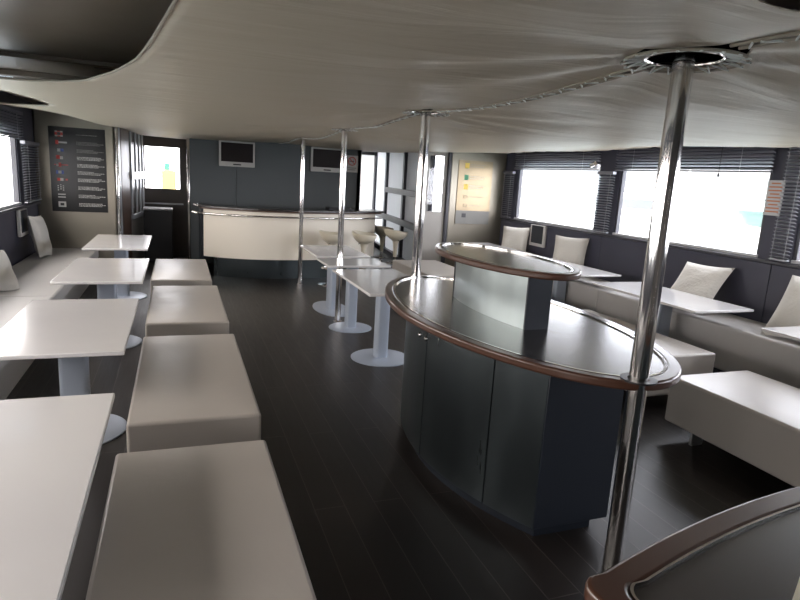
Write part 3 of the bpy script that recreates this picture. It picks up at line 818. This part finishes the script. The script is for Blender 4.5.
# ------------------------------------------------------------------ blinds
def blind(x, sgn, y0, y1, z0, z1, label, mat='blind', pitch=.034, group='raised dark venetian blinds'):
    t = thing('venetian_blind', label, 'blind', (x, (y0+y1)/2, z0), group=group); w = (y1-y0)/2; h = z1-z0
    bm = B(); box(bm, -.03, .03, -w, w, h-.04, h); obj('headrail', bm, mat, t, bevel=.003)
    bm = B(); z = .03
    while z < h-.05:
        for s in (0,):
            a = [bm.verts.new((-sgn*.022, -w, z+.008)), bm.verts.new((sgn*.022, -w, z-.008)), bm.verts.new((sgn*.022, w, z-.008)), bm.verts.new((-sgn*.022, w, z+.008))]
            b = [bm.verts.new(v.co+Vector((0, 0, .002))) for v in a]
            for q in ((0, 1, 2, 3), (7, 6, 5, 4), (0, 4, 5, 1), (1, 5, 6, 2), (2, 6, 7, 3), (3, 7, 4, 0)):
                al = a+b; bm.faces.new([al[k] for k in q])
        z += pitch
    obj('slats', bm, mat, t)
    bm = B(); box(bm, -.02, .02, -w, w, 0, .016); obj('bottom_rail', bm, mat, t, bevel=.003)
    for y in (-w*.7, w*.7):
        bm = B(); tube(bm, [(-sgn*.028, y, 0), (-sgn*.028, y, h)], .0018, 6); obj('cord', bm, 'sill', t)
    return t
lab = ['behind the viewpoint', 'beside the nearest counter', 'over the window at the right edge', 'over the window behind the thick pole', 'over the window nearest the bronze signboard']
for i, (y0, y1) in enumerate(WR):
    b = blind(XR-.06, 1, y0-.03, y1+.03, 2.01, 2.36, 'raised dark venetian blind '+lab[i]) if i > 1 else None
blind(XL+.06, -1, 6.95, 9.15, 1.96, 2.30, 'raised dark venetian blind over the left window')
g2 = 'narrow full-height blinds on the window pillars'
blind(XR-.06, 1, 6.66, 6.98, 1.18, 2.0, 'narrow blind between the first two right windows', 'blindlight', group=g2)
blind(XR-.06, 1, 9.24, 9.56, 1.18, 1.98, 'narrow blind between bronze signboard and far right window', 'blind', group=g2)
blind(XR-.06, 1, 4.05, 4.24, 1.18, 2.3, 'narrow blind on the pillar left of the window at the right edge', 'blindlight', group=g2)
blind(XL+.06, -1, 9.16, 10.05, 1.15, 1.95, 'narrow blind between left window and black signboard', 'blindlight', group=g2)
# pull cord with tassel
bm = B(); tube(bm, [(XR-.12, 4.95, 2.3), (XR-.12, 4.95, 2.0)], .003, 6); lathe(bm, [(0, 1.955), (.012, 1.965), (.006, 2.0), (0, 2.0)], XR-.12, 4.95, 10)
tag(obj('pull_cord', bm, 'black'), 'short blind pull cord with dark tassel before the raised blind', 'cord')
# notice on pillar
t = thing('pillar_notice', 'small red-lettered notice on the dark pillar at the right', 'notice', (XR-.005, 4.35, 1.77))
bm = B(); box(bm, -.006, 0, -.09, .09, -.17, .17); obj('panel', bm, 'sill', t)
bm = B()
for k in range(9):
    z = .14-.034*k; w = .07 if k % 3 else .05; box(bm, -.008, -.006, -w, w, z-.007, z+.007)
obj('lettering', bm, 'orange', t)
# small chrome spotlight
t = thing('wall_spotlight', 'small chrome spotlight at the pillar top between right windows', 'lamp', (XR-.12, 7.00, 2.10))
bm = B(); tube(bm, [(.10, 0, .02), (0, 0, 0)], .012, 10); obj('arm', bm, 'chrome', t, smooth=True)
bm = B(); tube(bm, [(0, 0, 0), (-.03, -.09, -.04)], .035, 16); obj('head', bm, 'chrome', t, smooth=True)
bm = B(); tube(bm, [(0.02, .02, .0), (.0, .10, -.03)], .028, 16); obj('head', bm, 'chrome', t, smooth=True)
# silver-edged wall panels below the windows
def wpanel(loc, s, label):
    t = thing('wall_speaker', label, 'speaker', loc, group='silver framed flat wall speakers')
    bm = B(); box(bm, -.02, .02, -.21, .21, -.17, .17); obj('frame', bm, 'tvframe', t, bevel=.006)
    bm = B(); a, b = sorted((-s*.026, -s*.018)); box(bm, a, b, -.16, .16, -.12, .16); obj('grille', bm, 'navy', t)
wpanel((5.45, 8.33, .97), 1, 'silver framed dark speaker between the two far right pillows')
wpanel((XL+.03, 9.02, .91), -1, 'silver framed dark speaker below the left window')

# small pale card on the nearest counter
bm = B(); prism(bm, [(1.13, .702), (1.24, .50), (1.42, .60), (1.26, .775)], .974, .979)
o = tag(obj('paper_card', bm, 'paper'), 'pale card lying on the nearest dark counter at the corner', 'card')

# ------------------------------------------------------------------ harbour outside
bm = B(); box(bm, -80, -2.6, -60, 90, -1.6, -1.5); box(bm, 7.0, 90, -60, 90, -1.6, -1.5); box(bm, -2.6, 7, 17, 90, -1.6, -1.5)
o = obj('harbour_water', bm, 'water'); o['kind'] = 'structure'
def yacht(loc, rz, L, label, glass='boatglass'):
    t = thing('motor_yacht', label, 'boat', loc, rz, group='white yachts moored outside the right windows')
    def hull(z0, z1, l, w, nose, mat, name, back=0):
        bm = B(); pts0 = [(-l/2+back, -w/2), (l*.15, -w/2), (l/2, 0), (l*.15, w/2), (-l/2+back, w/2)]
        a = [bm.verts.new((x*.94, y*.75, z0)) for x, y in pts0]; b = [bm.verts.new((x+ (nose if x > l*.3 else 0), y, z1)) for x, y in pts0]
        for i in range(5): bm.faces.new((a[i], a[(i+1) % 5], b[(i+1) % 5], b[i]))
        bm.faces.new(b); bm.faces.new(a[::-1]); return obj(name, bm, mat, t, bevel=.05)
    hull(0, 1.9, L, 3.6, .8, 'boatwhite', 'hull'); hull(1.9, 3.2, L*.55, 2.8, -.4, 'boatwhite', 'cabin'); hull(3.2, 3.3, L*.5, 2.9, 0, 'boatwhite', 'roof')
    hull(2.3, 2.85, L*.56, 2.86*1.2, -.2, glass, 'cabin_windows')
    bm = B(); tube(bm, [(-L*.3, 0, 3.2), (-L*.3, 0, 6)], .05, 8); obj('mast', bm, 'boatwhite', t)
    bm = B(); tube(bm, [(L*.15, -1.7, 2.5), (L*.35, -1.1, 2.6), (L*.5, 0, 2.7), (L*.35, 1.1, 2.6), (L*.15, 1.7, 2.5)], .03, 6); obj('bow_rail', bm, 'steelleg', t)
yacht((20, 14.5, -1.5), R(80), 13, 'white motor yacht seen through the window behind the thick pole', 'boatteal')
yacht((26, 31, -1.5), R(100), 15, 'white motor yacht seen through the far right window')
yacht((16, 1.0, -1.5), R(85), 9, 'white motor yacht seen through the window at the right edge')
t = thing('waterside_block', 'pale long building with window bands beyond the far right window', 'building', (44, 50, -1.5), R(-50))
bm = B(); box(bm, -16, 16, -4, 4, 0, 9); obj('walls', bm, 'quay', t)
bm = B(); [box(bm, -15, 15, -4.05, -4, 2+2.2*k, 3+2.2*k) for k in range(3)]; obj('windows', bm, 'boatglass', t)
bm = B(); box(bm, -.52, -.12, 14.5, 14.6, 1.42, 1.78)
bm.free()
t = thing('yellow_box', 'yellow box standing outside the back door window', 'box', (-.18, 15.6, 0))
bm = B(); box(bm, -.16, .16, -.12, .12, 1.1, 1.62); obj('case', bm, 'yellow', t, bevel=.01)
bm = B(); box(bm, -.04, .04, -.04, .04, 0, 1.1); obj('stand', bm, 'boatwhite', t)
bm = B(); box(bm, -.10, .02, -.08, .08, 1.62, 1.78); obj('cap', bm, 'green', t, bevel=.01)
bm = B(); box(bm, -2.3, 3.3, 12.7, 30, -.2, -.02); o = obj('side_deck', bm, 'quay'); o['kind'] = 'structure'

# ------------------------------------------------------------------ world
w = bpy.data.worlds.new('daylight'); scn.world = w; w.use_nodes = True; n = w.node_tree; n.nodes.clear()
out = n.nodes.new('ShaderNodeOutputWorld'); bg = n.nodes.new('ShaderNodeBackground')
tc = n.nodes.new('ShaderNodeTexCoord'); sp = n.nodes.new('ShaderNodeSeparateXYZ')
n.links.new(tc.outputs['Generated'], sp.inputs[0])
mr = n.nodes.new('ShaderNodeMapRange'); mr.inputs[1].default_value = -.6; mr.inputs[2].default_value = .6
n.links.new(sp.outputs[0], mr.inputs[0])
mx = n.nodes.new('ShaderNodeMix'); mx.data_type = 'RGBA'
mx.inputs[6].default_value = (1.0, .93, .87, 1); mx.inputs[7].default_value = (.91, .93, 1.0, 1)
n.links.new(mr.outputs[0], mx.inputs[0]); n.links.new(mx.outputs[2], bg.inputs[0])
bg.inputs[1].default_value = 13.0
n.links.new(bg.outputs[0], out.inputs[0])

# ------------------------------------------------------------------ camera
yaw, pitch, roll = R(20.65), R(11.45), R(3.34)
F = Vector((math.sin(yaw)*math.cos(pitch), math.cos(yaw)*math.cos(pitch), -math.sin(pitch)))
R0 = Vector((math.cos(yaw), -math.sin(yaw), 0)); U0 = R0.cross(F)
Rt = R0*math.cos(roll)+U0*math.sin(roll); U = Rt.cross(F)
cam = bpy.data.cameras.new('camera'); co = bpy.data.objects.new('camera', cam); COL.objects.link(co)
cam.sensor_width = 36; cam.lens = 600/800*36; cam.clip_start = .02; cam.clip_end = 500
m = Matrix((( Rt.x, U.x, -F.x, 0), (Rt.y, U.y, -F.y, 0), (Rt.z, U.z, -F.z, 1.75), (0, 0, 0, 1)))
co.matrix_world = m
scn.camera = co
scn.view_settings.view_transform = 'Standard'; scn.view_settings.look = 'None'; scn.view_settings.gamma = 1
scn.view_settings.use_curve_mapping = False
scn.view_settings.exposure = 0.0
scn.cycles.max_bounces = 10; scn.cycles.diffuse_bounces = 6; scn.cycles.transparent_max_bounces = 12
